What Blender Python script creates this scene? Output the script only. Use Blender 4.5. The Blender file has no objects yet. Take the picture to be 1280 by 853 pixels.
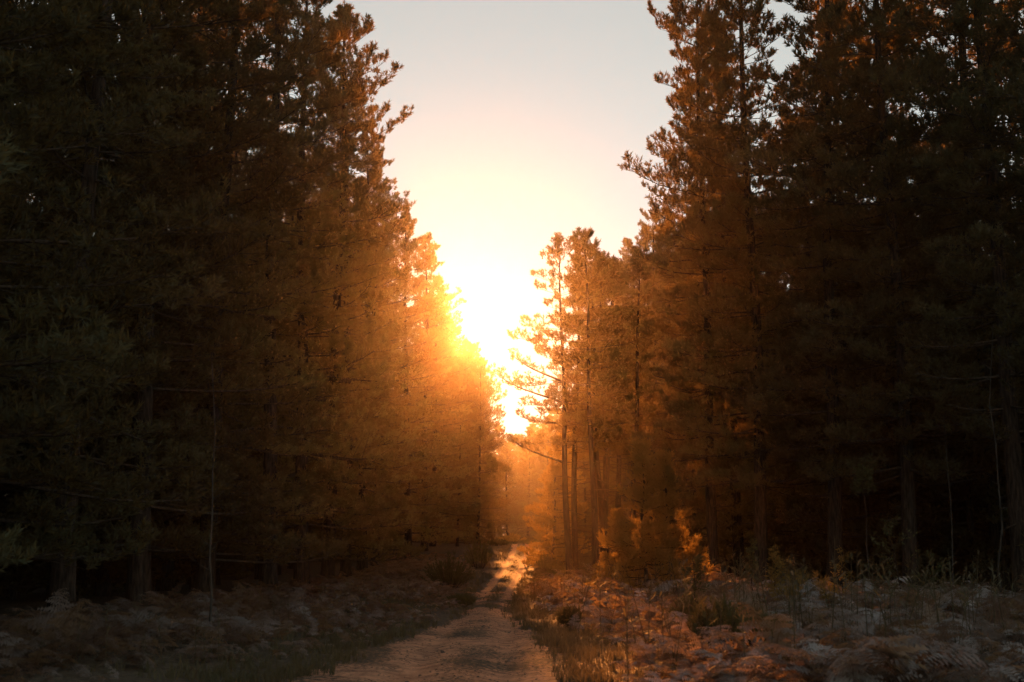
import bpy, math, random
import numpy as np
from mathutils import Vector, Matrix

scene = bpy.context.scene
COL = scene.collection
RNG = np.random.default_rng(7)
random.seed(7)

# ------------------------------------------------------------------ camera
F = 1758.0                     # focal length in photograph pixels (1280 wide)
PITCH = math.atan(273.5 / F)
CAM_H = 1.4
cam_data = bpy.data.cameras.new('camera')
cam_data.sensor_width = 36.0
cam_data.lens = 36.0 * F / 1280.0
cam_data.clip_start = 0.1
cam_data.clip_end = 6000
cam_data.dof.use_dof = True
cam_data.dof.focus_distance = 75.0
cam_data.dof.aperture_fstop = 2.8
cam = bpy.data.objects.new('camera', cam_data)
COL.objects.link(cam)
cam.location = (0, 0, CAM_H)
cam.rotation_euler = (math.pi / 2 + PITCH, 0, 0)
scene.camera = cam

def direction(px, py):
    """unit-forward direction (x, y=1, z) seen at a pixel of the photograph"""
    X, Y = (px - 640) / F, (426.5 - py) / F
    fw = math.cos(PITCH) - Y * math.sin(PITCH)
    up = math.sin(PITCH) + Y * math.cos(PITCH)
    return X / fw, up / fw

# ------------------------------------------------------------------ sky, sun, exposure
SUN_X, SUN_Z = direction(593, 400)
SUN_EL = math.atan2(SUN_Z, math.hypot(1, SUN_X))
SUN_AZ = math.atan2(SUN_X, 1.0)          # from +Y towards +X

world = bpy.data.worlds.new('World')
scene.world = world
world.use_nodes = True
wn = world.node_tree.nodes
bg = wn['Background']
sky = wn.new('ShaderNodeTexSky')
sky.sky_type = 'NISHITA'
sky.sun_disc = False
sky.sun_elevation = SUN_EL
sky.sun_rotation = SUN_AZ
sky.altitude = 200
sky.air_density = 1.0
sky.dust_density = 0.0
sky.ozone_density = 6.0
hs = wn.new('ShaderNodeHueSaturation')
hs.inputs['Saturation'].default_value = 0.40
world.node_tree.links.new(sky.outputs[0], hs.inputs['Color'])
tm = wn.new('ShaderNodeMix'); tm.data_type = 'RGBA'; tm.blend_type = 'MULTIPLY'
tm.inputs[0].default_value = 1.0; tm.inputs[7].default_value = (1.17, 1.04, .76, 1)      # the evening air is creamy all round
world.node_tree.links.new(hs.outputs[0], tm.inputs[6])
world.node_tree.links.new(tm.outputs[2], bg.inputs[0])
bg.inputs[1].default_value = 0.077

sun_data = bpy.data.lights.new('sun', 'SUN')
sun_data.energy = 5.0
sun_data.angle = math.radians(0.6)
sun_data.color = (1.0, 0.31, 0.06)
sun = bpy.data.objects.new('sun', sun_data)
COL.objects.link(sun)
sun_dir = Vector((SUN_X, 1.0, SUN_Z)).normalized()
sun.rotation_euler = sun_dir.to_track_quat('Z', 'Y').to_euler()
sun.location = sun_dir * 50

scene.view_settings.view_transform = 'Standard'
scene.view_settings.look = 'None'
scene.view_settings.gamma = 1.0
scene.view_settings.exposure = 1.2
scene.cycles.use_denoising = True
scene.cycles.max_bounces = 4
scene.cycles.diffuse_bounces = 2
scene.cycles.glossy_bounces = 1
scene.cycles.transmission_bounces = 3
scene.cycles.volume_bounces = 0
scene.cycles.sample_clamp_indirect = 3.0

HAZE_DENSITY = 0.000112
HAZE_G = 0.94

# ------------------------------------------------------------------ helpers
def smooth(t):
    t = np.clip(t, 0, 1)
    return t * t * (3 - 2 * t)

_perm = np.random.default_rng(3).random((256, 256))
def vnoise(x, y):
    x = np.asarray(x, float); y = np.asarray(y, float)
    xi = np.floor(x).astype(int); yi = np.floor(y).astype(int)
    fx = x - xi; fy = y - yi
    fx = fx * fx * (3 - 2 * fx); fy = fy * fy * (3 - 2 * fy)
    g = lambda a, b: _perm[a % 256, b % 256]
    return ((g(xi, yi) * (1 - fx) + g(xi + 1, yi) * fx) * (1 - fy)
            + (g(xi, yi + 1) * (1 - fx) + g(xi + 1, yi + 1) * fx) * fy)
def fbm(x, y, o=4):
    s = 0; a = 0.5
    for k in range(o):
        s = s + a * (vnoise(x * 2 ** k + 17 * k, y * 2 ** k + 5 * k) - 0.5)
        a *= 0.5
    return s

def track_centre(y):
    return -0.70 + 1.5 * smooth((np.asarray(y, float) - 58) / 62) + 2.5 * smooth((np.asarray(y, float) - 125) / 60)

_ky = [10, 16, 22, 29, 38, 50, 61, 80]
def edge_l(y): return np.interp(y, _ky, [-1.95, -1.8, -1.55, -1.15, -.62, -.68, -.95, -.95])
def edge_r(y): return np.interp(y, _ky, [1.6, 1.45, 1.45, 1.15, .72, .75, .95, .95])

def ground_z(x, y):
    x = np.asarray(x, float); y = np.asarray(y, float)
    u = x - track_centre(y)
    z = 2.9 * smooth((y - 62) / 72) - 0.5 * smooth((y - 140) / 30) + 3.0 * smooth((y - 180) / 60)
    z = z + 0.22 * smooth((np.abs(u + 0.1) - 1.7) / 3.0) + 0.25 * fbm(x * .25, y * .25, 3) * smooth((np.abs(u) - 1.5) / 2)
    near = (1 - smooth((y - 150) / 60))
    ruts = np.exp(-((u - 0.62) / 0.24) ** 2) + np.exp(-((u + 0.62) / 0.24) ** 2)
    z = z - 0.07 * ruts * near
    z = z + near * (0.04 * fbm(x * 1.9, y * 1.3, 2) + .10 * fbm(x * .9 + 3, y * .7, 2) * smooth((np.abs(u) - .8) / 1.2))
    return z

def mesh_from(name, verts, faces, cols=None, smooth_shade=False):
    """faces: (n,3) or (n,4) array"""
    verts = np.asarray(verts, np.float32); faces = np.asarray(faces, np.int32)
    me = bpy.data.meshes.new(name)
    me.vertices.add(len(verts)); me.vertices.foreach_set('co', verts.ravel())
    k = faces.shape[1]
    me.loops.add(faces.size); me.loops.foreach_set('vertex_index', faces.ravel())
    me.polygons.add(len(faces))
    me.polygons.foreach_set('loop_start', np.arange(0, faces.size, k, dtype=np.int32))
    me.polygons.foreach_set('loop_total', np.full(len(faces), k, np.int32))
    if smooth_shade:
        me.polygons.foreach_set('use_smooth', np.ones(len(faces), bool))
    if cols is not None:
        a = me.color_attributes.new('Col', 'FLOAT_COLOR', 'POINT')
        c = np.ones((len(verts), 4), np.float32); c[:, :3] = cols
        a.data.foreach_set('color', c.ravel())
    me.update(); me.validate()
    return me

class Geo:
    def __init__(self): self.v = []; self.f = []; self.c = []; self.n = 0
    def add(self, v, f, c=None):
        v = np.asarray(v, float).reshape(-1, 3); f = np.asarray(f, int).reshape(-1, 3)
        self.v.append(v); self.f.append(f + self.n); self.n += len(v)
        if c is None: c = (.5, .5, .5)
        c = np.asarray(c, float)
        self.c.append(np.broadcast_to(c, (len(v), 3)))
    def tube(self, pts, radii, sides=5, c=None):
        pts = [np.asarray(p, float) for p in pts]
        n = len(pts); rings = []
        for i in range(n):
            t = pts[min(i + 1, n - 1)] - pts[max(i - 1, 0)]
            t = t / (np.linalg.norm(t) + 1e-9)
            a = np.cross(t, (0, 0, 1) if abs(t[2]) < .9 else (1, 0, 0)); a /= np.linalg.norm(a)
            b = np.cross(t, a)
            ang = np.arange(sides) * 2 * math.pi / sides
            rings.append(pts[i] + radii[i] * (np.cos(ang)[:, None] * a + np.sin(ang)[:, None] * b))
        v = np.concatenate(rings); f = []
        for i in range(n - 1):
            for k in range(sides):
                a0 = i * sides + k; a1 = i * sides + (k + 1) % sides
                b0 = a0 + sides; b1 = a1 + sides
                f += [(a0, a1, b1), (a0, b1, b0)]
        self.add(v, f, c)
    def mesh(self, name, sm=False):
        return mesh_from(name, np.concatenate(self.v), np.concatenate(self.f), np.concatenate(self.c), sm)

def link(name, me, mat=None, parent=None):
    o = bpy.data.objects.new(name, me); COL.objects.link(o)
    if mat is not None and not me.materials: me.materials.append(mat)
    if parent is not None: o.parent = parent
    return o

def tag(o, label, cat, group=None, kind=None):
    o['label'] = label; o['category'] = cat
    if group: o['group'] = group
    if kind: o['kind'] = kind
    return o

def structure(name, me, mat):
    o = link(name, me, mat); o['kind'] = 'structure'; return o

# ------------------------------------------------------------------ materials
def new_mat(name):
    m = bpy.data.materials.new(name); m.use_nodes = True
    nt = m.node_tree; nt.nodes.clear()
    out = nt.nodes.new('ShaderNodeOutputMaterial')
    return m, nt, out

def foliage_mat(name, dark, light, trans, tmix=0.4, rough=0.6, spec=0.25):
    """needles / leaves: 'Col'.r runs dark -> light, per-tree variation, translucent"""
    m, nt, out = new_mat(name); N = nt.nodes; L = nt.links
    at = N.new('ShaderNodeAttribute'); at.attribute_name = 'Col'
    sep = N.new('ShaderNodeSeparateColor'); L.new(at.outputs['Color'], sep.inputs[0])
    oi = N.new('ShaderNodeObjectInfo')
    mr = N.new('ShaderNodeMapRange'); L.new(oi.outputs['Random'], mr.inputs[0])
    mr.inputs[3].default_value = 0.75; mr.inputs[4].default_value = 1.25
    mix = N.new('ShaderNodeMix'); mix.data_type = 'RGBA'
    L.new(sep.outputs[0], mix.inputs[0])
    mix.inputs[6].default_value = (*dark, 1); mix.inputs[7].default_value = (*light, 1)
    sc = N.new('ShaderNodeVectorMath'); sc.operation = 'SCALE'
    L.new(mix.outputs[2], sc.inputs[0]); L.new(mr.outputs[0], sc.inputs['Scale'])
    p = N.new('ShaderNodeBsdfPrincipled'); p.inputs['Roughness'].default_value = rough
    p.inputs['Specular IOR Level'].default_value = spec
    L.new(sc.outputs[0], p.inputs['Base Color'])
    t = N.new('ShaderNodeBsdfTranslucent'); t.inputs[0].default_value = (*trans, 1)
    ms = N.new('ShaderNodeMixShader'); ms.inputs[0].default_value = tmix
    L.new(p.outputs[0], ms.inputs[1]); L.new(t.outputs[0], ms.inputs[2]); L.new(ms.outputs[0], out.inputs[0])
    return m

def bark_mat(name, a, b, scale=(6, 6, 1.2)):
    m, nt, out = new_mat(name); N = nt.nodes; L = nt.links
    tc = N.new('ShaderNodeTexCoord'); mp = N.new('ShaderNodeMapping'); mp.inputs['Scale'].default_value = scale
    L.new(tc.outputs['Object'], mp.inputs[0])
    no = N.new('ShaderNodeTexNoise'); no.inputs['Scale'].default_value = 2.5; no.inputs['Detail'].default_value = 5
    L.new(mp.outputs[0], no.inputs['Vector'])
    cr = N.new('ShaderNodeValToRGB'); cr.color_ramp.elements[0].position = .35; cr.color_ramp.elements[1].position = .68
    cr.color_ramp.elements[0].color = (*a, 1); cr.color_ramp.elements[1].color = (*b, 1)
    L.new(no.outputs[0], cr.inputs[0])
    p = N.new('ShaderNodeBsdfPrincipled'); p.inputs['Roughness'].default_value = .9
    p.inputs['Specular IOR Level'].default_value = .15
    L.new(cr.outputs[0], p.inputs['Base Color'])
    bu = N.new('ShaderNodeBump'); bu.inputs['Strength'].default_value = .8; bu.inputs['Distance'].default_value = .05
    L.new(no.outputs[0], bu.inputs['Height']); L.new(bu.outputs[0], p.inputs['Normal'])
    L.new(p.outputs[0], out.inputs[0])
    return m

M_NEEDLE = foliage_mat('pine_needles', (.010, .020, .017), (.100, .125, .075), (.30, .19, .05), .42)
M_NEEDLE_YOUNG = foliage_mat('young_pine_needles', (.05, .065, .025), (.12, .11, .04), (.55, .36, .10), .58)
M_LEAF = foliage_mat('shrub_leaves', (.04, .055, .025), (.10, .11, .045), (.18, .14, .04), .4)
M_BRACKEN = foliage_mat('dry_bracken', (.075, .042, .026), (.43, .45, .46), (.38, .24, .12), .42, .65, .12)
M_GRASS = foliage_mat('grass_blades', (.05, .055, .03), (.17, .15, .085), (.22, .16, .07), .35)
M_STONE = foliage_mat('pebble', (.12, .07, .05), (.36, .25, .18), (.1, .1, .1), .0, .8)
M_LITTER = foliage_mat('litter', (.03, .02, .014), (.16, .10, .065), (.1, .06, .03), .1)
M_BARK = bark_mat('pine_bark', (.022, .016, .012), (.085, .06, .045))
M_LIMB = bark_mat('limb_bark', (.05, .038, .028), (.12, .09, .065))
M_PALE = bark_mat('pale_bark', (.03, .026, .022), (.11, .095, .08))

def ground_mat(name):
    m, nt, out = new_mat(name); N = nt.nodes; L = nt.links
    at = N.new('ShaderNodeAttribute'); at.attribute_name = 'Col'
    sep = N.new('ShaderNodeSeparateColor'); L.new(at.outputs['Color'], sep.inputs[0])
    tc = N.new('ShaderNodeTexCoord')
    n1 = N.new('ShaderNodeTexNoise'); n1.inputs['Scale'].default_value = 2.6; n1.inputs['Detail'].default_value = 9; n1.inputs['Roughness'].default_value = .7
    n2 = N.new('ShaderNodeTexNoise'); n2.inputs['Scale'].default_value = 14; n2.inputs['Detail'].default_value = 6
    n3 = N.new('ShaderNodeTexVoronoi'); n3.inputs['Scale'].default_value = 9
    for n in (n1, n2, n3): L.new(tc.outputs['Object'], n.inputs['Vector'])
    # dirt colour
    cd = N.new('ShaderNodeValToRGB'); e = cd.color_ramp.elements
    e[0].position = .3; e[0].color = (.19, .078, .044, 1); e[1].position = .58; e[1].color = (.68, .34, .19, 1)
    L.new(n1.outputs[0], cd.inputs[0])
    # litter / thin turf colour
    cl = N.new('ShaderNodeValToRGB'); e = cl.color_ramp.elements
    e[0].position = .35; e[0].color = (.045, .036, .024, 1); e[1].position = .65; e[1].color = (.12, .095, .06, 1)
    L.new(n2.outputs[0], cl.inputs[0])
    # ragged mask
    ad = N.new('ShaderNodeMath'); ad.operation = 'ADD'
    su = N.new('ShaderNodeMath'); su.operation = 'MULTIPLY_ADD'; su.inputs[1].default_value = 1.3; su.inputs[2].default_value = -.65
    L.new(n2.outputs[0], su.inputs[0]); L.new(sep.outputs[0], ad.inputs[0]); L.new(su.outputs[0], ad.inputs[1])
    mr = N.new('ShaderNodeMapRange'); mr.inputs[1].default_value = .38; mr.inputs[2].default_value = .62
    L.new(ad.outputs[0], mr.inputs[0])
    mix = N.new('ShaderNodeMix'); mix.data_type = 'RGBA'
    L.new(mr.outputs[0], mix.inputs[0]); L.new(cl.outputs[0], mix.inputs[6]); L.new(cd.outputs[0], mix.inputs[7])
    p = N.new('ShaderNodeBsdfPrincipled'); p.inputs['Roughness'].default_value = .85; p.inputs['Specular IOR Level'].default_value = .2
    L.new(mix.outputs[2], p.inputs['Base Color'])
    bs = N.new('ShaderNodeMath'); bs.operation = 'ADD'
    L.new(n1.outputs[0], bs.inputs[0]); L.new(n3.outputs[0], bs.inputs[1])
    bu = N.new('ShaderNodeBump'); bu.inputs['Strength'].default_value = .8; bu.inputs['Distance'].default_value = .035
    L.new(bs.outputs[0], bu.inputs['Height']); L.new(bu.outputs[0], p.inputs['Normal'])
    L.new(p.outputs[0], out.inputs[0])
    return m
M_GROUND = ground_mat('earth')

# ------------------------------------------------------------------ ground and track (shared edge vertices)
def build_ground():
    rows = np.concatenate([[-800, -400, -200, -100, -60, -30], np.arange(-15, 10, 2.5), np.arange(10, 14, .5), np.arange(14, 70, .22),
                           np.arange(70, 150, .6), np.arange(150, 260, 4), [280, 320, 380, 450, 600, 780]])
    left = [-700, -400, -200, -110, -70, -50, -38, -30, -24, -19, -15, -12, -10, -8.5, -7.2, -6.2, -5.4, -4.7, -4.1, -3.6, -3.2, -2.9, -2.6, -2.3, -2.1]
    inner = np.linspace(-1, 1, 33)
    right = [2.0, 2.2, 2.5, 2.8, 3.2, 3.7, 4.3, 5, 5.8, 6.8, 8, 9.5, 11.5, 14, 17, 21, 26, 33, 42, 55, 75, 110, 200, 400, 700]
    nL, nI, nR = len(left), len(inner), len(right)
    Y = rows[:, None]
    cx = track_centre(Y) * (1 - smooth((Y - 300) / 200))
    eL = edge_l(Y) - .25 + .35 * fbm(Y * .5, Y * 0 + 3.3, 4) * 2
    eR = edge_r(Y) + .25 + .35 * fbm(Y * .5, Y * 0 + 9.1, 4) * 2
    U = np.concatenate([np.broadcast_to(np.array(left), (len(rows), nL)),
                        eL + (inner + 1) / 2 * (eR - eL),
                        np.broadcast_to(np.array(right), (len(rows), nR))], axis=1)
    X = U + cx; YY = np.broadcast_to(Y, X.shape)
    Z = ground_z(X, YY)
    # dirt mask
    wide = 1 - smooth((YY - 58) / 14)
    inside = smooth((U - eL) / .65) * smooth((eR - U) / .65)
    mid = np.exp(-((U - .1) / .30) ** 2) * (.38 + .6 * smooth((YY - 36) / 20)) * smooth(.75 + 2.2 * fbm(X * .6 + 4, YY * .22, 2))
    ruts0 = np.exp(-((U - .62) / .26) ** 2) + np.exp(-((U + .62) / .26) ** 2)
    m_wide = inside * (.82 + .3 * ruts0) * (1 - mid * .8) * (.70 + 1.5 * fbm(X * .9, YY * .45, 4))
    ruts = np.exp(-((U - .6) / .30) ** 4) + np.exp(-((U + .6) / .30) ** 4)
    m_rut = ruts * (.95) * inside
    mask = np.clip(m_wide * wide + m_rut * (1 - wide), 0, 1)
    # a bare cross patch where the track is joined at about 60 m, and the worn right shoulder close by
    mask = np.maximum(mask, .75 * np.exp(-((YY - 62) / 2.2) ** 2) * smooth((U + 4.2) / 1.5) * smooth((2.0 - U) / .8))
    mask = np.maximum(mask, .62 * smooth((26 - YY) / 5) * smooth((U + 2.6) / 1) * smooth((2.3 - U) / .7) * (.7 + fbm(X, YY, 3)))
    V = np.stack([X, YY, Z], -1); nc = X.shape[1]
    idx = np.arange(X.size).reshape(X.shape)
    def part(c0, c1):
        a = idx[:-1, c0:c1 - 1]; b = idx[:-1, c0 + 1:c1]; c = idx[1:, c0 + 1:c1]; d = idx[1:, c0:c1 - 1]
        return np.stack([a, b, c, d], -1).reshape(-1, 4)
    cols = np.stack([mask, mask, mask], -1).reshape(-1, 3)
    def sub(faces):
        used = np.unique(faces); remap = np.zeros(X.size, int); remap[used] = np.arange(len(used))
        return V.reshape(-1, 3)[used], remap[faces], cols[used]
    g = np.concatenate([part(0, nL + 1), part(nL + nI - 1, nc)])
    v, f, c = sub(g); structure('ground', mesh_from('ground', v, f, c, True), M_GROUND)
    v, f, c = sub(part(nL, nL + nI)); structure('dirt_track', mesh_from('dirt_track', v, f, c, True), M_GROUND)
build_ground()

# ------------------------------------------------------------------ foliage tufts
def tufts(bases, dirs, lens, tint, blades=16, blen=.17, bw=.022, rng=RNG, spread=(.35, 1.1)):
    """bottle-brush shoots of needle bundles, every blade a thin triangle"""
    n = len(bases); B = blades
    bases = np.asarray(bases, float); dirs = np.asarray(dirs, float)
    dirs = dirs / np.linalg.norm(dirs, axis=1, keepdims=True)
    s = rng.random((n, B)) ** .7
    start = bases[:, None, :] + dirs[:, None, :] * (s * np.asarray(lens)[:, None])[..., None]
    rnd = rng.normal(size=(n, B, 3))
    perp = rnd - (rnd * dirs[:, None, :]).sum(-1, keepdims=True) * dirs[:, None, :]
    perp /= np.linalg.norm(perp, axis=-1, keepdims=True) + 1e-9
    ang = rng.uniform(spread[0], spread[1], (n, B, 1))
    d = dirs[:, None, :] * np.cos(ang) + perp * np.sin(ang)
    side = np.cross(d, rng.normal(size=(n, B, 3))); side /= np.linalg.norm(side, axis=-1, keepdims=True) + 1e-9
    L = blen * rng.uniform(.65, 1.2, (n, B, 1)); W = bw * rng.uniform(.7, 1.3, (n, B, 1))
    p0 = start + side * W * .5; p1 = start - side * W * .5; p2 = start + d * L
    v = np.stack([p0, p1, p2], 2).reshape(-1, 3)
    f = np.arange(len(v)).reshape(-1, 3)
    c = np.repeat(np.asarray(tint), B * 3)[:, None] * np.ones(3)
    c = np.clip(c + rng.uniform(-.12, .12, (len(v) // 3, 1)).repeat(3, 0), 0, 1)
    return v, f, c

def pine_meshes(seed, H, base, R, profile, trunk_r, whorl=.8, per=5, miss=.12, shoots=13, blades=16,
                droop=0.0, lean=.3, extra=None, needle=.175, bw=.042, tuft_len=.24, stubs=True, one_sided=None):
    """one pine: returns trunk mesh, limbs mesh, crown mesh. base = fraction of H where living branches start"""
    rng = np.random.default_rng(seed); rnd = random.Random(seed)
    # trunk
    T = Geo(); n = 14; pts = []; ph = rnd.random() * 6.28; ph2 = rnd.random() * 6.28
    def axis(t):
        return np.array([lean * (math.sin(t * 2.1 + ph) - math.sin(ph)) + .06 * math.sin(t * 11 + ph2),
                         lean * (math.cos(t * 1.8 + ph2) - math.cos(ph2)) + .06 * math.cos(t * 9 + ph), t * H])
    rad = lambda t: trunk_r * (1 - t) ** .85 + .015 + .35 * trunk_r * math.exp(-t * 60)
    ts = [0, .012, .03] + [k / n for k in range(1, n + 1)]
    pts = [axis(t) + np.array([0, 0, -.3 if t == 0 else 0]) for t in ts]
    T.tube(pts, [rad(t) for t in ts], 9)
    LB = Geo(); bases = []; dirs = []; lens = []; tint = []
    def shoot_cluster(p, d, clump, size=1.0):
        bases.append(p); dirs.append(d); lens.append(tuft_len * size * rnd.uniform(.7, 1.3)); tint.append(clump + rnd.uniform(-.15, .15))
    def branch(p0, az, el, L, clump, r0, sh):
        segs = 5; P = [p0]; dr = np.array([math.cos(az) * math.cos(el), math.sin(az) * math.cos(el), math.sin(el)])
        cur = p0.copy()
        for k in range(segs):
            f = (k + 1) / segs
            e = el - droop * f * (1 - f) * 2 + .55 * max(0, f - .55)
            a = az + rnd.uniform(-.16, .16)
            dr = np.array([math.cos(a) * math.cos(e), math.sin(a) * math.cos(e), math.sin(e)])
            cur = cur + dr * L / segs; P.append(cur.copy())
        LB.tube(P, [r0 * (1 - .8 * k / segs) + .006 for k in range(segs + 1)], 4)
        m = max(3, int(sh * L / 2.6 + .5))
        for j in range(m):
            f = .22 + .78 * ((j + rnd.random()) / m) ** .75
            k = min(int(f * segs), segs - 1); q = P[k] + (P[k + 1] - P[k]) * (f * segs - k)
            sgn = 1 if j % 2 else -1
            a = az + sgn * rnd.uniform(.5, 1.2) * (1.1 - .6 * f); e = el + rnd.uniform(-.25, .95)
            l = L * .34 * (1.15 - f * .75) * rnd.uniform(.5, 1.2)
            d = np.array([math.cos(a) * math.cos(e), math.sin(a) * math.cos(e), math.sin(e)])
            tip = q + d * l
            if l > .25: LB.tube([q, tip], [.012, .005], 3)
            up = np.array([0, 0, 1.]); sd = np.array([-math.sin(a), math.cos(a), 0])
            nt = max(1, int(l / .26))
            for i in range(nt):
                g = (i + .5) / nt
                b = q + d * l * g + np.array([rnd.gauss(0, .05), rnd.gauss(0, .05), rnd.gauss(0, .04)])
                shoot_cluster(b, d * .5 + up * rnd.uniform(.3, 1.2) + sd * rnd.uniform(-1, 1), clump)
            for q1, q2 in ((.9, .1), (.4, .8), (.2, -.8)):
                shoot_cluster(tip + sd * q2 * .06, d * q1 + up * rnd.uniform(.5, 1.3) + sd * q2, clump, 1.05)
        shoot_cluster(P[-1], dr + np.array([0, 0, .4]), clump, 1.2); shoot_cluster(P[-1], dr * .4 + np.array([0, 0, 1]), clump, 1.2)
    z = base * H
    while z < H * .985:
        t = z / H; rel = max(0.0, (t - base) / (1 - base))
        k = per + rnd.choice((-1, 0, 0, 1)); a0 = rnd.random() * 6.28
        wh = rnd.uniform(.75, 1.15)
        for i in range(max(2, k)):
            if rnd.random() < miss: continue
            az = a0 + i * 6.283 / k + rnd.uniform(-.35, .35)
            L = R * profile(rel) * wh * rnd.choice((.5, .75, .95, 1.05, 1.2)) * rnd.uniform(.9, 1.1)
            if one_sided is not None:
                L *= 1 + .45 * math.cos(az - one_sided)
            el = -.12 + .10 * rnd.uniform(-1, 1) + .95 * rel ** 2.2
            branch(axis(t) + np.array([0, 0, rnd.uniform(-.12, .12)]), az, el, max(L, .3), rnd.choice((.12, .3, .5, .85)), rad(t) * .16 * min(1, L / 2.5), shoots)
        z += whorl * rnd.uniform(.75, 1.3) * (1 - .35 * rel)
    shoot_cluster(axis(.985), np.array([0, 0, 1.]), .6, 1.6)
    if extra:
        for (t, az, el, L) in extra:
            branch(axis(t), az, el, L, .5, .07, shoots * .8)
    if stubs and base > .12:          # dead snags under the crown
        for _ in range(int(16 * base / .3)):
            t = rnd.uniform(.08, max(base, .1)); a = rnd.random() * 6.28; l = rnd.uniform(.4, 1.8)
            p = axis(t); d = np.array([math.cos(a), math.sin(a), rnd.uniform(-.25, .25)])
            LB.tube([p, p + d * l * .55 + np.array([0, 0, -.05]), p + d * l + np.array([0, 0, -.12])], [.03, .018, .006], 3)
    v, f, c = tufts(bases, dirs, lens, tint, blades, needle, bw, rng)
    C = Geo(); C.add(v, f, c)
    return T.mesh('trunk', True), LB.mesh('limbs'), C.mesh('crown')

def prof_cone(r): return min(1, .75 + r) * (1 - r ** 1.6) + .12
def prof_oval(r): return max(.12, max(0, math.sin(math.pi * min(1, .18 + .80 * r))) ** .7)
def prof_open(r): return (.7 + .5 * math.sin(r * 23)) * (1 - .72 * r ** 1.8)
def prof_column(r): return .85 + .2 * math.sin(r * 17) - .75 * r ** 4

PROTO = {}
def proto(key, **kw): PROTO[key] = pine_meshes(**kw)
proto('edge_a', seed=11, H=26, base=.05, R=3.7, profile=prof_column, trunk_r=.27, per=6, shoots=11, blades=17)
proto('edge_b', seed=12, H=26, base=.06, R=3.9, profile=prof_cone, trunk_r=.28, per=6, shoots=11, blades=17, miss=.18)
proto('edge_c', seed=13, H=26, base=.12, R=3.6, profile=prof_open, trunk_r=.26, per=5, shoots=11, blades=17, miss=.22)
proto('edge_d', seed=16, H=26, base=.17, R=3.3, profile=prof_column, trunk_r=.27, per=7, shoots=12, blades=18, miss=.06)
proto('edge_e', seed=18, H=26, base=.15, R=3.2, profile=prof_column, trunk_r=.25, per=7, shoots=12, blades=18, miss=.08)
proto('inner_a', seed=21, H=26, base=.25, R=3.2, profile=prof_oval, trunk_r=.24, per=5, whorl=.8, shoots=9, blades=15, miss=.2)
proto('inner_b', seed=22, H=26, base=.32, R=3.0, profile=prof_open, trunk_r=.22, per=5, whorl=.85, shoots=9, blades=15, miss=.2)
proto('full_a', seed=31, H=18, base=.03, R=3.0, profile=prof_cone, trunk_r=.2, per=6, whorl=.55, shoots=12, blades=12)
proto('full_b', seed=32, H=12, base=.02, R=2.6, profile=prof_cone, trunk_r=.14, per=6, whorl=.5, shoots=11, blades=12)
proto('slender_a', seed=41, H=21, base=.42, R=3.0, profile=lambda r: 1.05 - .62 * r, trunk_r=.20, per=5, whorl=1.15, shoots=12, blades=14, miss=.12,
      extra=[(.36, 3.1, .34, 3.3), (.53, 3.3, .30, 4.2), (.59, 2.95, .42, 3.3), (.47, 3.0, .1, 2.6)], lean=.25)
proto('bushy', seed=33, H=18, base=.02, R=3.3, profile=prof_oval, trunk_r=.2, per=6, whorl=.5, shoots=12, blades=14, miss=.15)
proto('slender_b', seed=42, H=21, base=.42, R=2.2, profile=prof_open, trunk_r=.2, per=4, whorl=.85, shoots=11, blades=13, miss=.2, lean=.35)
proto('mid_a', seed=45, H=15, base=.42, R=1.75, profile=prof_oval, trunk_r=.15, per=5, whorl=.55, shoots=10, blades=18, miss=.12)
proto('mid_b', seed=46, H=15, base=.40, R=1.7, profile=prof_column, trunk_r=.15, per=5, whorl=.55, shoots=10, blades=18, miss=.12)
proto('young', seed=51, H=4.6, base=.05, R=1.35, profile=lambda r: .10 + .95 * (1 - r) ** 1.1, trunk_r=.06, per=6, whorl=.30, shoots=15, blades=15, needle=.15, bw=.030, tuft_len=.2, lean=.05)

def copy_thing(meshes, name, loc, rz, sc, label, cat, group, mats=(None, None, None), tilt=0):
    root = bpy.data.objects.new(name, None); COL.objects.link(root)
    root.empty_display_size = .5
    root.location = loc; root.rotation_euler = (tilt, 0, rz); root.scale = (sc[0], sc[0], sc[1])
    tag(root, label, cat, group)
    for nm, me, mt in zip(('trunk', 'limbs', 'crown'), meshes, mats):
        if mt is not None and not me.materials: me.materials.append(mt)
        o = bpy.data.objects.new(nm, me); COL.objects.link(o); o.parent = root
        if nm == 'limbs': o['kind'] = 'stuff'
    return root

PM = (M_BARK, M_LIMB, M_NEEDLE)
def pine(kind, x, y, H, label, group, rz=None, w=1.0, name='pine_tree', mats=PM, sink=.05):
    H0 = {'full_a': 18, 'full_b': 12, 'golden': 8, 'bushy': 18, 'slender_a': 21, 'mid_a': 15, 'mid_b': 15, 'slender_b': 21, 'young': 4.6}.get(kind, 26)
    s = H / H0
    if rz is None: rz = random.random() * 6.283
    z = float(ground_z(x, y)) - sink
    return copy_thing(PROTO[kind], name, (x, y, z), rz, (s * w, s), label, 'tree', group, mats)

proto('golden', seed=61, H=8, base=.06, R=2.0, profile=prof_open, trunk_r=.1, per=6, whorl=.5, shoots=12, blades=15, miss=.15)
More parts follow.
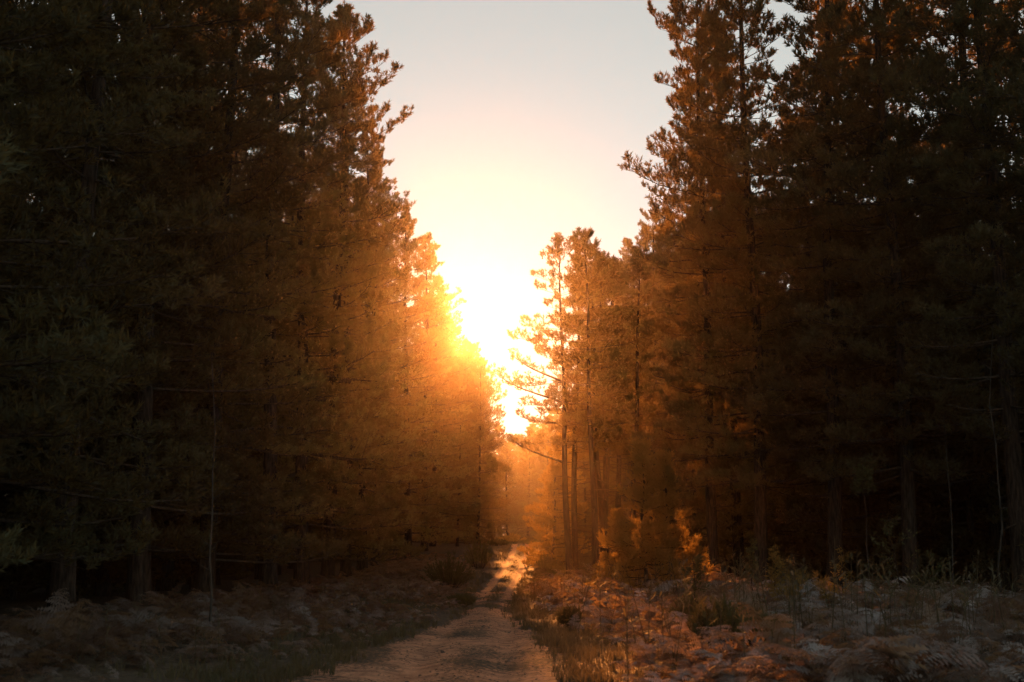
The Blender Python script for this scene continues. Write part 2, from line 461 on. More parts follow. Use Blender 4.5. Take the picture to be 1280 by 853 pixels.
#TREES
LABELS_LEFT = ['nearly black pine closest to the viewer at the left border of the picture',
 'dark near pine just inside the left border, second tree of the left front row',
 'black pine standing behind the darkest patch of bracken on the left',
 'tall black pine behind the thin pale bare stem on the left',
 'dark green pine just right of the crooked pale stem on the left',
 'tall pine with sky holes round its trunk at the upper left',
 'tall pine whose boughs make the upper left edge of the open sky',
 'tall dark pine next below the upper corner of the sky gap, brown in the haze',
 'pine of the left wall with tufted boughs stepping out into the sky',
 'pine of the left wall veiled in deep orange haze, its crown ragged with sky holes',
 'pine of the left wall glowing orange along its right flank',
 'golden rimmed pine just left of where the sun stands',
 'pine whose treetop covers the lower left of the sun glare',
 'last tall pine before the sun, burning yellow at its crown edge',
 'hazy pine behind the sun glare at the end of the left front row']
LABELS_FAR_LEFT = ['short dense pine at the left side of the crest, branches down to the bracken',
 'rounded dark pine nearest the track at the far left, right under the sun',
 'bushy pine behind the rounded dark one beneath the sun', 'far bushy pine half hidden behind the end of the left wall',
 'farther bushy pine in orange haze beyond the left wall', 'farthest bushy pine of the left side, pale in the haze']
LABELS_RIGHT = ['near black pine at the right border of the picture behind the bracken clearing',
 'very dark tall pine left of the pale bare stem on the right', 'dark pine above the round leaf cluster on the right of the clearing',
 'tall dark pine with sky holes near its top at the right of the clearing', 'tall pine with an orange lit lower flank behind the clearing',
 'tall pine whose boughs make the upper right edge of the sky', 'tall pine right behind the one at the upper right sky edge',
 'brown hazy pine filling the dip right of the tall sky edge pine', 'ragged pine top just left of the tall pine at the right sky edge',
 'pine in rust coloured haze beyond the ragged pine top', 'hazy pine behind the young golden pine', 'pine deep in rusty haze behind the clump of thin pines',
 'far right pine hidden mostly behind the clump of thin pines', 'farther right pine seen between thin bare trunks', 'farthest tall pine of the right row, pale in haze']
LABELS_MID = ['thin pine right of the two slender trunks, bare below and tufted on top', 'thin bare trunked pine in the middle of the clump right of the slender pair',
 'thin pine at the right end of the clump, level with the young golden pine', 'taller thin pine standing at the back of the clump',
 'thin trunked pine filling the gap behind the clump of thin pines', 'rearmost thin trunked pine behind the clump, a little taller']
LABELS_GOLD = ['small golden lit pine on the right verge just before the crest', 'small orange pine beside the smallest golden one',
 'mid sized pine with glowing edge right of the track beyond the slender pair', 'hazy orange pine behind the trunks of the slender pair',
 'tall orange hazed pine seen right of the slender trunks far away', 'golden backlit pine far beyond the slender pair, its left side open to the sky',
 'golden backlit pine in the far gap left of the slender trunks', 'short backlit pine nearest the end of the track at its right side',
 'far backlit pine behind the golden ones, dull orange', 'far backlit pine almost lost in glare beyond the track end']
EDGE = ('edge_a', 'edge_b', 'edge_c', 'edge_d', 'edge_e'); INNER = ('inner_a', 'inner_b')
G_L = 'pines of the forest wall on the left of the track'
G_R = 'pines of the forest wall on the right of the track'
# front row on the left: y, x, height, kind
left_row = [(20, -9.2, 25, 1), (25, -9.6, 26, 0), (31, -9.8, 25, 2), (37, -9.6, 27, 1), (43, -9.3, 26, 0), (49, -8.4, 27.5, 2), (56, -8.2, 27, 1),
            (63, -8.2, 27, 0), (70, -8.1, 26, 2), (78, -8.3, 25.5, 1), (86, -8.2, 25, 2), (95, -6.9, 24, 0), (104, -6.5, 23.5, 1),
            (112, -6.2, 22, 0), (125, -7.4, 22, 2)]
for i, (y, x, H, k) in enumerate(left_row):
    pine(EDGE[k], x, y, H, LABELS_LEFT[i], G_L)
for i, (y, x, H, k) in enumerate([(112, -4.3, 13.5, 'full_a'), (119, -2.9, 15.5, 'bushy'), (124, -4.0, 17.5, 'bushy'), (136, -7.4, 22, 'bushy'), (150, -7.4, 22, 'bushy'), (166, -7.4, 22, 'bushy')]):
    pine(k, x, y, H, LABELS_FAR_LEFT[i], G_L, w=.75 if y < 130 else 1.0)
# rows behind
for r, (xo, y0, y1, st) in enumerate([(-13, 22, 135, 6.2), (-17, 28, 140, 6.6), (-22, 36, 145, 7.5)]):
    y = y0
    while y < y1:
        pine(random.choice(EDGE[:3] + INNER), xo + random.uniform(-1, 1), y + random.uniform(-1.2, 1.2), random.uniform(24, 28),
             'dark pine deep inside the black forest beyond the front row', 'pines deep in the left forest')
        y += st
# unseen pines added beside the viewpoint only to shade the near bracken
for (y, x, H, k, lb) in [(14, -9.4, 25, 'edge_a', 'unseen pine added beside the viewpoint to shade the near bracken'),
                         (8, -9.6, 26, 'edge_b', 'unseen shade pine added next behind the one beside the viewpoint'),
                         (2, -9.3, 25, 'edge_c', 'unseen shade pine added level with the viewpoint on the left')]:
    pine(k, x, y, H, lb, G_L, rz=float(y))
# right
right_row = [(33, 15.5, 26, 0), (38, 13.6, 27, 3), (42, 11.8, 26, 4), (46, 10.4, 26, 3), (50, 8.8, 27, 4), (54, 7.7, 26, 3), (60, 9.6, 25, 0), (67, 10.2, 22, 1),
             (74, 10.2, 21, 2), (82, 10.4, 21, 0), (91, 10.6, 23, 1), (101, 10.6, 25, 2), (112, 10.6, 26, 0), (124, 10.2, 27, 1), (138, 10.0, 27, 2)]
for i, (y, x, H, k) in enumerate(right_row):
    pine(EDGE[k], x, y, H, LABELS_RIGHT[i], G_R, w=.78 if y == 54 else .9)
pine('slender_a', 2.40, 60, 15.0, 'slender open pine with long bare boughs reaching left over the track', G_R, rz=0, w=1.05)
pine('slender_b', 2.72, 61.5, 15.3, 'slender pine close behind the open one, its flat top slightly higher', G_R, rz=1, w=1.0)
for i, (y, x, H, k) in enumerate([(58, 3.35, 14.6, 'mid_a'), (62, 4.0, 14.2, 'mid_b'), (66, 4.4, 15.2, 'mid_a'), (69, 4.5, 16, 'mid_b'), (65, 5.5, 15.2, 'mid_b'), (72, 5.5, 16.4, 'mid_a')]):
    pine(k, x, y, H, LABELS_MID[i], G_R, w=.42 if k == 'bushy' else 1.0)
for i, (y, x, H) in enumerate([(99, 3.1, 6.5), (103, 4.2, 8), (112, 5.8, 12), (128, 7.2, 16), (142, 8.0, 18), (152, 6.6, 16), (160, 4.2, 15), (166, 1.8, 14.5), (172, 6, 16), (178, 3.6, 16)]):
    pine('full_a', x, y, H, LABELS_GOLD[i], G_R, w=.9)
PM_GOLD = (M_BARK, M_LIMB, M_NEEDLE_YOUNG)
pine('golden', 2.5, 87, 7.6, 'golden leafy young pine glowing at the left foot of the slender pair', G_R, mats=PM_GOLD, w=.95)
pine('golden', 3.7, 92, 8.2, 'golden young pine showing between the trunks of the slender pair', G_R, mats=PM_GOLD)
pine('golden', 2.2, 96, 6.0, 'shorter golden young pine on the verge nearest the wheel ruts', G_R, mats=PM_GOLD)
for r, (xo, y0, y1, st) in enumerate([(4.5, 44, 150, 6.2), (8.5, 42, 150, 6.6), (13, 40, 130, 7), (18, 44, 130, 8)]):
    y = y0
    while y < y1:
        f = float(np.interp(y, [33, 53, 70, 120], [15.5, 8.4, 9.5, 10]))
        hh = float(np.interp(y, [60, 75, 100, 120], [26, 21, 24, 26]))
        pine(random.choice(EDGE[:3] + INNER), f + xo + random.uniform(-1, 1), y + random.uniform(-1.2, 1.2), hh * random.uniform(.95, 1.05),
             'dark pine deep inside the black forest beyond the right front row', 'pines deep in the right forest')
        y += st
# dense smaller pines under the tall ones
for sx, xo in ((-1, -15), (-1, -20), (1, 6), (1, 11)):
    y = 26 if sx < 0 else 38
    while y < 140:
        f = xo if sx < 0 else float(np.interp(y, [33, 53, 70, 120], [15.5, 9.4, 10, 10])) + xo - 1
        pine('full_b', f + random.uniform(-1, 1), y, random.uniform(9, 14),
             'dark smaller pine filling the gloom under the tall trees', 'smaller pines in the forest understorey', w=1.15)
        y += 4.2 * random.uniform(.8, 1.2)
for i, (x, y) in enumerate([(-10.5, 92), (-11.5, 99), (-10, 107), (-11.5, 115), (-10.2, 122), (-11, 130), (-10.5, 139), (-11, 152), (8.6, 88), (8.4, 100), (9.2, 118), (11, 156), (12, 170)]):
    pine('bushy', x, y, random.uniform(8, 11), 'dark smaller pine filling the gloom under the tall trees', 'smaller pines in the forest understorey', w=1.5)
# far screen closing the corridor
for i, (x, y, H) in enumerate([(-11, 198, 19), (-7, 196, 17), (-3.4, 203, 15), (-.6, 209, 14.5), (2.0, 204, 15.5), (4.6, 210, 16.5), (7.4, 203, 18), (10.5, 198, 20), (14, 203, 21),
                               (-5, 222, 17), (-1.8, 224, 17.5), (1.0, 221, 16), (3.6, 225, 18), (6.5, 222, 20)]):
    pine('bushy' if i % 2 else 'full_a', x, y, H, 'hazy orange pine in the low tree line closing the end of the track', 'far pines closing the end of the track', w=1.15)

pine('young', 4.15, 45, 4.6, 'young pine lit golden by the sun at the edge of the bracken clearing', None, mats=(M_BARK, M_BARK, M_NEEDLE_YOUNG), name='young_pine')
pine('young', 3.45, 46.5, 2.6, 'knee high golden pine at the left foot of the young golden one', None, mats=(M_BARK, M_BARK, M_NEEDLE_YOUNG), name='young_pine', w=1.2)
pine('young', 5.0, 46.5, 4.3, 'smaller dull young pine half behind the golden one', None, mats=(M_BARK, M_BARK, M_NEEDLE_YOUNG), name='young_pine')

# ------------------------------------------------------------------ bracken
def frond_template(seed, pairs=13, detail=True, L=1.0):
    rng = np.random.default_rng(seed); G = Geo()
    rise = rng.uniform(.9, 1.25); bend = rng.uniform(1.1, 2.3); sw = rng.uniform(-.5, .5)
    n = 12; P = [np.zeros(3)]; e = rise; a = 0; cur = np.zeros(3); D = []
    for k in range(n):
        e = rise - bend * ((k + 1) / n) ** 1.2; a = sw * (k / n)
        d = np.array([math.cos(a) * math.cos(e), math.sin(a) * math.cos(e), math.sin(e)]); D.append(d)
        cur = cur + d * L / n; P.append(cur.copy())
    G.tube([P[i] for i in (0, 3, 6, 9, 12)], [.008, .007, .005, .003, .001], 3, (.25,) * 3)
    tw = rng.uniform(-.5, .5)
    for j in range(pairs):
        f = .26 + .74 * (j / pairs); k = min(int(f * n), n - 1)
        q = P[k] + D[k] * L / n * (f * n - k)
        fw = D[k]; s = np.cross(fw, (0, 0, 1)); s /= np.linalg.norm(s); up = np.cross(s, fw)
        l = L * .36 * (1.08 - f) ** .8 * rng.uniform(.75, 1.1)
        for sg in (-1, 1):
            dr = s * sg * .92 + fw * rng.uniform(.2, .5) + up * rng.uniform(-.5, .15) + np.array([0, 0, tw * sg * .3])
            dr /= np.linalg.norm(dr); wd = np.cross(dr, up); wd /= np.linalg.norm(wd)
            nn = 6 if detail else 1
            tint = rng.uniform(.45, 1.0)
            if detail:
                for m in range(nn):
                    g = m / nn; c0 = q + dr * l * g + up * (-.25 * l * g * g); wl = .26 * l * (1 - g) ** .7 + .01
                    for s2 in (-1, 1):
                        v = [c0, c0 + dr * l * .15, c0 + wd * s2 * wl + dr * l * .14 + up * rng.uniform(-.02, .015)]
                        G.add(v, [(0, 1, 2)], (tint + rng.uniform(-.1, .1),) * 3)
                c0 = q + dr * l * .9 - up * .2 * l
            else:
                w = .2 * l
                v = [q, q + dr * l * .4 + wd * w, q + dr * l - up * .25 * l, q + dr * l * .4 - wd * w]
                G.add(v, [(0, 1, 2), (0, 2, 3)], (tint,) * 3)
    return np.concatenate(G.v), np.concatenate(G.f), np.concatenate(G.c)

def scatter(templates, pos, rz, sc, tilt, tint, name, mat, tmul=1.0):
    V = []; Fc = []; C = []; off = 0
    which = RNG.integers(0, len(templates), len(pos))
    for ti, (tv, tf, tcol) in enumerate(templates):
        ids = np.nonzero(which == ti)[0]
        if len(ids) == 0: continue
        c, s = np.cos(rz[ids]), np.sin(rz[ids]); t = tilt[ids]
        x = tv[None, :, 0] * np.cos(t)[:, None] + tv[None, :, 2] * np.sin(t)[:, None]
        z = -tv[None, :, 0] * np.sin(t)[:, None] + tv[None, :, 2] * np.cos(t)[:, None]
        y = np.broadcast_to(tv[None, :, 1], x.shape)
        X = (x * c[:, None] - y * s[:, None]) * sc[ids][:, None] + pos[ids, 0][:, None]
        Yy = (x * s[:, None] + y * c[:, None]) * sc[ids][:, None] + pos[ids, 1][:, None]
        Z = z * sc[ids][:, None] + pos[ids, 2][:, None]
        vv = np.stack([X, Yy, Z], -1).reshape(-1, 3)
        ff = (tf[None] + (np.arange(len(ids)) * len(tv))[:, None, None]).reshape(-1, 3) + off
        cc = np.clip(tcol[None, :, :] * tint[ids][:, None, None], 0, 1).reshape(-1, 3)
        V.append(vv); Fc.append(ff); C.append(cc); off += len(vv)
    return link(name, mesh_from(name, np.concatenate(V), np.concatenate(Fc), np.concatenate(C)), mat)

FR_NEAR = [frond_template(100 + i) for i in range(7)]
FR_FAR = [frond_template(200 + i, 10, False) for i in range(6)]

def forest_edge_right(y): return np.interp(y, [10, 33, 40, 46, 53, 70, 90], [22, 15.0, 12.4, 9.6, 7.0, 6.4, 5.0])
def bracken(side, y0, y1, n, temps, name, label, size, clump_w=.5):
    y = RNG.uniform(y0, y1, n)
    if side > 0:
        xa = edge_r(y) + .2 + .5 * fbm(y * .3, y * 0, 2) * 2; xb = forest_edge_right(y) + 1.0
    else:
        xa = edge_l(y) - 1.1 + .5 * fbm(y * .3, y * 0 + 5, 2) * 2 - .9 * smooth((24 - y) / 8); xb = -8.6 - 0 * y
    xb = np.minimum(xb, .4 * y + 1) if side > 0 else np.maximum(xb, -.4 * y - 1)
    x = xa + (xb - xa) * RNG.random(n)
    cl = fbm(x * .55, y * .55, 3) * 2 + .5            # clumps and gaps
    keep = (cl + RNG.uniform(-.2, .2, n) > (.30 if side > 0 else .40)) & (np.abs(x) < .40 * y + 1)
    x, y, cl, xa = x[keep], y[keep], cl[keep], xa[keep]; n = len(x)
    edge = smooth(np.abs(x - xa) / 1.6)
    s = size * (.5 + .5 * edge) * RNG.uniform(.5, 1.25, n) * (.55 + .8 * np.clip(cl, 0, 1))
    dim = np.where(side > 0, 1.0, .8 - .45 * smooth((-x - 3.2) / 3))  # shade put into the tint: left fronds darken towards the forest
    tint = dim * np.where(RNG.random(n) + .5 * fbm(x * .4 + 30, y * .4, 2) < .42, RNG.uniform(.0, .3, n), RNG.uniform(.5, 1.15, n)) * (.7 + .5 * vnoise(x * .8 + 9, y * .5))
    pos = np.stack([x, y, ground_z(x, y) + RNG.uniform(-.03, .12, n) * s], -1)
    o = scatter(temps, pos, RNG.uniform(0, 6.283, n), s, RNG.uniform(-.25, .5, n), tint, name, M_BRACKEN)
    return tag(o, label, 'bracken', None, 'stuff')
bracken(1, 12.5, 30, 2300, FR_NEAR, 'bracken_ferns', 'silvery dry bracken covering the near part of the clearing', .78)
bracken(1, 30, 72, 5200, FR_FAR, 'bracken_ferns', 'sunlit rusty bracken spread along the foot of the pines', .98)
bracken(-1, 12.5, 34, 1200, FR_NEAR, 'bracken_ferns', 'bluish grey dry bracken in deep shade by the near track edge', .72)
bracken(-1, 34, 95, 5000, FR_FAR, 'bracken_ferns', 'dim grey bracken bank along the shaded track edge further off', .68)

# ------------------------------------------------------------------ grass
def tuft_template(seed, n=9, h=1.0):
    rng = np.random.default_rng(seed); G = Geo()
    for _ in range(n):
        a = rng.uniform(0, 6.28); b = rng.uniform(.05, .6); l = h * rng.uniform(.5, 1.1)
        p = np.array([rng.normal(0, .18), rng.normal(0, .18), 0]); d = np.array([math.cos(a) * math.sin(b), math.sin(a) * math.sin(b), math.cos(b)])
        s = np.cross(d, (math.cos(a), math.sin(a), .3)); s = s / np.linalg.norm(s) * .035
        m = p + d * l * .55; t = p + d * l + np.array([math.cos(a), math.sin(a), -.6]) * l * .25 * rng.random()
        G.add([p - s, p + s, m + s * .7, m - s * .7, t], [(0, 1, 2), (0, 2, 3), (3, 2, 4)], (rng.uniform(.2, 1),) * 3)
    return np.concatenate(G.v), np.concatenate(G.f), np.concatenate(G.c)
GR = [tuft_template(300 + i) for i in range(6)]
def grass(name, label, y0, y1, n, ufun, size, dens=None):
    y = y0 + (y1 - y0) * RNG.random(n) ** 1.2; u = ufun(n, y)
    x = u + track_centre(y)
    keep = fbm(x * .9, y * .6, 3) * 2 + .5 + RNG.uniform(-.25, .25, n) > .42
    x, y = x[keep], y[keep]; n = len(x)
    pos = np.stack([x, y, ground_z(x, y) - .01], -1)
    tint = (.35 + .9 * vnoise(x * .7, y * .4)) * RNG.uniform(.7, 1.2, n)
    o = scatter(GR, pos, RNG.uniform(0, 6.283, n), size * RNG.uniform(.5, 1.4, n), RNG.uniform(-.2, .2, n), tint, name, M_GRASS)
    tag(o, label, 'grass', None, 'stuff')
grass('grass', 'short dull grass along the right edge of the dirt track', 16, 125, 5200, lambda n, y: edge_r(y) + .05 - .35 * RNG.random(n) ** 2 + RNG.random(n) ** 1.5 * np.where(y < 40, 1.8, 3.2), .17)
grass('grass', 'short dull grass along the left edge of the dirt track', 16, 125, 5200, lambda n, y: edge_l(y) - .1 + .4 * RNG.random(n) ** 2 - RNG.random(n) ** 1.4 * np.where(y < 30, 2.2, 3.0), .16)
grass('grass', 'green grass strip between the two wheel ruts', 40, 120, 1300, lambda n, y: RNG.normal(.0, .15, n), .09)
grass('grass', 'tall golden grass lit by the sun at the crest of the track', 70, 135, 3600, lambda n, y: 1.6 + RNG.random(n) * 3.6, .38)

# ------------------------------------------------------------------ litter on the track
def litter():
    G = []
    for k in range(5):                                     # curled bark flakes, cone scales, short twigs
        g = Geo(); rng = np.random.default_rng(700 + k)
        if k < 2:
            g.tube([(-.5, 0, .02), (0, .06 * rng.normal(), .05), (.5, .1 * rng.normal(), .03)], [.03, .025, .015], 3, (.5,) * 3)
        else:
            a = rng.uniform(.2, .5)
            v = [(-.5, 0, .0), (-.1, a, .12), (.5, .05, .03), (0, -a, .10), (0, 0, .2)]
            g.add(v, [(0, 4, 1), (1, 4, 2), (2, 4, 3), (3, 4, 0)], (rng.uniform(.2, .9),) * 3)
        G.append((np.concatenate(g.v), np.concatenate(g.f), np.concatenate(g.c)))
    n = 9000
    y = 13 + 60 * RNG.random(n) ** 1.8; u = RNG.normal(.1, 1.3, n)
    keep = fbm(u * .8, y * .35, 3) * 2 + .5 + RNG.uniform(-.3, .3, n) > .5
    y, u = y[keep], u[keep]; x = u + track_centre(y); n = len(x)
    pos = np.stack([x, y, ground_z(x, y)], -1)
    sc = RNG.uniform(.02, .075, n) * np.where(RNG.random(n) < .06, 2.2, 1)
    o = scatter(G, pos, RNG.uniform(0, 6.28, n), sc, RNG.uniform(-.3, .3, n), RNG.uniform(.2, 1, n), 'forest_litter', M_LITTER)
    tag(o, 'brown needles, bark flakes and twigs strewn over the dirt track', 'litter', None, 'stuff')
litter()

def stones():
    T = []
    for k in range(4):
        rng = np.random.default_rng(900 + k); t = (1 + 5 ** .5) / 2
        v = np.array([(-1, t, 0), (1, t, 0), (-1, -t, 0), (1, -t, 0), (0, -1, t), (0, 1, t), (0, -1, -t), (0, 1, -t), (t, 0, -1), (t, 0, 1), (-t, 0, -1), (-t, 0, 1)]) / 1.9
        v = v * rng.uniform(.6, 1.2, (12, 1)) * np.array([1, .8, .55])
        f = [(0, 11, 5), (0, 5, 1), (0, 1, 7), (0, 7, 10), (0, 10, 11), (1, 5, 9), (5, 11, 4), (11, 10, 2), (10, 7, 6), (7, 1, 8), (3, 9, 4), (3, 4, 2), (3, 2, 6), (3, 6, 8), (3, 8, 9), (4, 9, 5), (2, 4, 11), (6, 2, 10), (8, 6, 7), (9, 8, 1)]
        T.append((v, np.array(f), np.full((12, 3), rng.uniform(.3, .9))))
    n = 1500; y = 14 + 50 * RNG.random(n) ** 1.7; u = RNG.normal(0, 1.0, n); x = u + track_centre(y)
    pos = np.stack([x, y, ground_z(x, y)], -1)
    o = scatter(T, pos, RNG.uniform(0, 6.28, n), RNG.uniform(.006, .022, n), RNG.uniform(-.3, .3, n), RNG.uniform(.3, 1, n), 'pebbles', M_STONE)
    tag(o, 'small reddish pebbles lying in the wheel ruts', 'pebbles', None, 'stuff')
stones()

# ------------------------------------------------------------------ saplings, shrubs, bare stems
def spot(px, py_top, d):
    sx, sz = direction(px, py_top)
    x = sx * d; g = float(ground_z(x, d))
    return x, g, CAM_H + sz * d - g

def leaves(G, pts, dirs, size, rng, n=6, spread=.9, tint=(.2, 1)):
    for p, d in zip(pts, dirs):
        for _ in range(n):
            v = np.asarray(d) + rng.normal(0, spread, 3) * .6; v /= np.linalg.norm(v) + 1e-9
            w = np.cross(v, rng.normal(size=3)); w /= np.linalg.norm(w) + 1e-9
            l = size * rng.uniform(.6, 1.3); b = np.asarray(p) + rng.normal(0, size * .5, 3)
            up = np.cross(w, v)
            G.add([b, b + v * l * .5 + w * l * .22 + up * l * .05, b + v * l - up * l * .1, b + v * l * .5 - w * l * .22 + up * l * .05], [(0, 1, 2), (0, 2, 3)], (rng.uniform(*tint),) * 3)

def sapling(name, px, py, d, label, seed, width=.3, bare=.3, nb=14, leaf=.07, mat=None, stem_mat=None, lean=0.0, cat='sapling', dens=6, stem_r=.012):
    x, g, H = spot(px, py, d); rng = np.random.default_rng(seed)
    root = bpy.data.objects.new(name, None); COL.objects.link(root); root.location = (x, d, g - .03)
    tag(root, label, cat)
    S = Geo(); L = Geo(); n = 7; jit = .02 if H < 3 else .007
    axis = [np.array([lean * H * (k / n) ** 2 + jit * H * rng.normal() * (k > 0), jit * H * rng.normal() * (k > 0), H * k / n]) for k in range(n + 1)]
    S.tube(axis, [stem_r * (1.2 - k / n) + .003 for k in range(n + 1)], 5)
    P = []; D = []
    for k in range(nb):
        f = bare + (1 - bare) * (k + rng.random()) / nb
        i = min(int(f * n), n - 1); p = axis[i] + (axis[i + 1] - axis[i]) * (f * n - i)
        a = rng.uniform(0, 6.283); l = width * (1.25 - .75 * f) * rng.uniform(.5, 1.2)
        dd = np.array([math.cos(a), math.sin(a), rng.uniform(.2, 1.1)]); dd /= np.linalg.norm(dd)
        q = p + dd * l
        S.tube([p, (p + q) / 2 + np.array([0, 0, -.02]), q], [stem_r * .45, stem_r * .3, .002], 3)
        for g2 in (.35, .6, .8, 1.0):
            P.append(p + dd * l * g2); D.append(dd)
    P.append(axis[-1]); D.append(np.array([0, 0, 1.]))
    leaves(L, P, D, leaf, rng, dens)
    link('stem', S.mesh('stem', True), stem_mat or M_BARK, root)
    if dens: link('foliage', L.mesh('foliage'), mat or M_LEAF, root)
    return root

sapling('sapling', 868, 700, 30, 'small green seedling with upright shoots standing above the bracken', 1, .30, .35, 12, .09)
sapling('sapling', 938, 678, 31, 'thin single stemmed sapling with a feathery top above the bracken', 2, .13, .55, 10, .07, lean=.02)
sapling('sapling', 970, 690, 30, 'bushy orange lit sapling beside the thin feathery one', 3, .24, .3, 18, .08, M_NEEDLE_YOUNG)
sapling('sapling', 983, 700, 30.5, 'low orange shoot at the foot of the bushy lit sapling', 4, .22, .3, 12, .07, M_NEEDLE_YOUNG)
sapling('sapling', 1080, 588, 38, 'tall bare sapling carrying one round cluster of leaves at its top', 5, .42, .84, 26, .10, M_LEAF, dens=8, stem_r=.022)
sapling('shrub', 1122, 655, 33, 'arching twiggy shrub against the dark trees on the right', 6, .75, .25, 26, .07, M_LEAF, lean=-.12, cat='shrub', dens=4)
sapling('shrub', 1052, 690, 34, 'low rusty shrub left of the arching twiggy one', 7, .4, .2, 18, .07, M_NEEDLE_YOUNG, cat='shrub')
sapling('shrub', 1165, 695, 35, 'low dull shrub right of the arching twiggy one', 8, .55, .15, 18, .07, cat='shrub')
sapling('bare_sapling', 1236, 405, 36, 'tall thin pale stem standing bare against the black trees on the right', 9, .6, .2, 22, .05, M_LEAF, M_PALE, .01, dens=0, stem_r=.026)
sapling('bare_sapling', 1183, 520, 37, 'shorter thin grey stem left of the tall pale one on the right', 10, .5, .2, 16, .05, M_LEAF, M_PALE, -.01, dens=0, stem_r=.018)
sapling('bare_sapling', 272, 440, 23, 'crooked thin pale stem standing bare against the black trees on the left', 11, .4, .2, 16, .05, M_LEAF, M_PALE, -.02, dens=0, stem_r=.016)

def clump(name, px, py, d, width, label, seed, mat, n=70, blade=.16, cat='bush'):
    """rounded bush or broom-like clump of upright leafy shoots"""
    x, g, H = spot(px, py, d); rng = np.random.default_rng(seed); rnd = random.Random(seed)
    root = bpy.data.objects.new(name, None); COL.objects.link(root); root.location = (x, d, g - .02); tag(root, label, cat)
    S = Geo(); B = []; D = []; T = []
    for _ in range(n):
        a = rnd.uniform(0, 6.283); rr = width / 2 * math.sqrt(rnd.random()); h = H * (1 - .55 * (rr / (width / 2)) ** 2) * rnd.uniform(.6, 1.05)
        p0 = np.array([math.cos(a) * rr * .35, math.sin(a) * rr * .35, 0]); p1 = np.array([math.cos(a) * rr, math.sin(a) * rr, h])
        S.tube([p0, (p0 + p1) / 2 + np.array([0, 0, h * .08]), p1], [.008, .006, .003], 3)
        t = rnd.uniform(0, 1)
        for f in (.35, .5, .65, .8, .95):
            B.append(p0 + (p1 - p0) * f); D.append((p1 - p0) * .6 + np.array([0, 0, .3]) + rng.normal(0, .12, 3)); T.append(t)
    v, f, c = tufts(B, D, [blade * .8] * len(B), T, 9, blade, blade * .17, rng, (.2, .9))
    L = Geo(); L.add(v, f, c)
    link('stems', S.mesh('stems'), M_BARK, root)
    link('foliage', L.mesh('foliage'), mat, root)
clump('bush', 905, 752, 21, 1.1, 'green broom like bush standing in the near bracken right of the track', 21, M_LEAF, 110, .12)
clump('bush', 955, 768, 20, .8, 'second green bush close to the broom like one, a bit lower', 22, M_LEAF, 80, .11)
clump('bush', 862, 742, 25, .7, 'small olive bush behind the green broom like one', 23, M_LEAF, 60, .11)
clump('bush', 1010, 712, 29, 1.5, 'yellowish bush rising out of the bracken at the middle of the clearing', 24, M_NEEDLE_YOUNG, 110, .12)
clump('bush', 683, 693, 84, 1.3, 'round dark bush at the right verge close to the crest', 25, M_LEAF, 70, .16)
clump('bush', 697, 703, 70, 1.2, 'round dark bush at the right verge, nearer of the two by the track', 26, M_LEAF, 70, .16)
clump('bush', 598, 672, 88, 1.9, 'dark bush at the left verge where the ruts begin to climb', 27, M_LEAF, 90, .16)
clump('bush', 662, 677, 131, 2.0, 'dark mound like bush where the track vanishes at the crest', 31, M_LEAF, 70, .2)
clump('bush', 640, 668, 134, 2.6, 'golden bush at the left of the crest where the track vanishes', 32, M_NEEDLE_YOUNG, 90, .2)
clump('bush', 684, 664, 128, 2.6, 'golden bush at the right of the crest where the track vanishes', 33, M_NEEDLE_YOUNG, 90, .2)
clump('bush', 622, 676, 118, 2.0, 'dusky bush at the left verge just before the crest', 34, M_LEAF, 80, .2)
clump('bush', 560, 690, 66, 2.4, 'wide dusky bush at the foot of the left pines', 28, M_LEAF, 110, .16)
clump('bush', 575, 745, 44, .9, 'low grassy bush at the left edge of the bare dirt', 29, M_LEAF, 60, .13)
clump('bush', 712, 755, 30, .6, 'low green tuft at the right edge of the bare dirt', 30, M_LEAF, 50, .10)

grass('grass', 'ragged golden grass where the wheel ruts fade out at the crest', 126, 142, 1100, lambda n, y: RNG.uniform(-3.5, 3.0, n), .26)

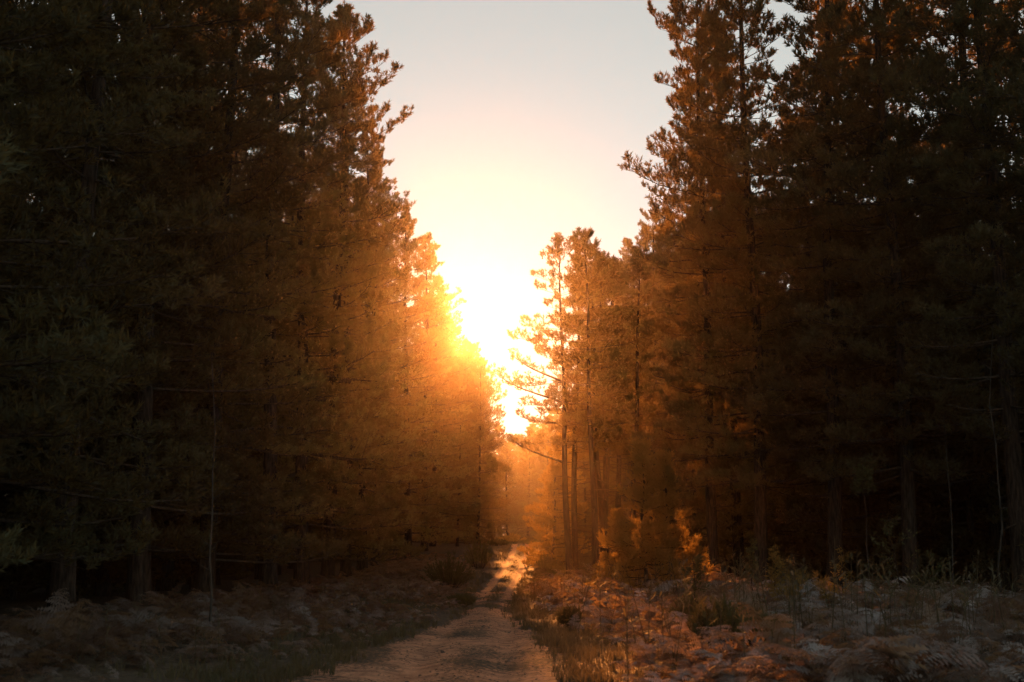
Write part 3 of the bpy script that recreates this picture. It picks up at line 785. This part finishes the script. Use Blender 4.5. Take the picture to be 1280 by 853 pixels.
# dry stalks standing over the fern beds
def stalks():
    T = []
    for k in range(6):
        g = Geo(); rng = np.random.default_rng(800 + k); b = rng.normal(0, .08, 2)
        top = np.array([b[0] * 2.2, b[1] * 2.2, 1.0])
        g.tube([(0, 0, -.05), (b[0], b[1], .55), top], [.007, .005, .002], 3, (.6,) * 3)
        for j in range(5):
            a = rng.uniform(0, 6.28); z = .55 + .09 * j; p = np.array([b[0] * (1 + (z - .55) * 2.4), b[1] * (1 + (z - .55) * 2.4), z]); l = .22 * (1.2 - z)
            q = p + np.array([math.cos(a) * l, math.sin(a) * l, l * .7]); w = np.array([-math.sin(a), math.cos(a), 0]) * .012
            g.add([p - w * .3, p + w * .3, q + w, q - w], [(0, 1, 2), (0, 2, 3)], (rng.uniform(.3, .9),) * 3)
        T.append((np.concatenate(g.v), np.concatenate(g.f), np.concatenate(g.c)))
    n = 900; y = RNG.uniform(15, 60, n); side = RNG.random(n) < .82
    xb = np.minimum(forest_edge_right(y), .4 * y); x = np.where(side, edge_r(y) - .2 + (xb - edge_r(y)) * RNG.random(n), edge_l(y) - 1.6 - 3 * RNG.random(n))
    pos = np.stack([x, y, ground_z(x, y)], -1)
    o = scatter(T, pos, RNG.uniform(0, 6.28, n), np.where(side, RNG.uniform(.5, 1.4, n), RNG.uniform(.3, .8, n)), RNG.uniform(-.25, .25, n), RNG.uniform(.2, 1, n), 'dry_stalks', M_GRASS)
    tag(o, 'thin dry stalks standing up through the bracken beds', 'stalks', None, 'stuff')
stalks()

#DETAILS

# ------------------------------------------------------------------ haze
def haze():
    m, nt, out = new_mat('haze_air')
    pv = nt.nodes.new('ShaderNodeVolumePrincipled')
    pv.inputs['Color'].default_value = (1.0, .88, .72, 1)
    pv.inputs['Density'].default_value = HAZE_DENSITY
    pv.inputs['Anisotropy'].default_value = HAZE_G  # strong forward scatter also imitates the lens glare around the sun
    nt.links.new(pv.outputs[0], out.inputs['Volume'])
    x0, x1, y0, y1, z0, z1 = -705, 705, -805, 785, -2.2, 29.5
    v = [(x, y, z) for z in (z0, z1) for y in (y0, y1) for x in (x0, x1)]
    f = [(0, 2, 3, 1), (4, 5, 7, 6), (0, 1, 5, 4), (2, 6, 7, 3), (0, 4, 6, 2), (1, 3, 7, 5)]
    o = link('haze', mesh_from('haze', v, f), m)
    tag(o, 'thin golden haze between the trees, also standing in for lens glare', 'haze', None, 'stuff')
haze()
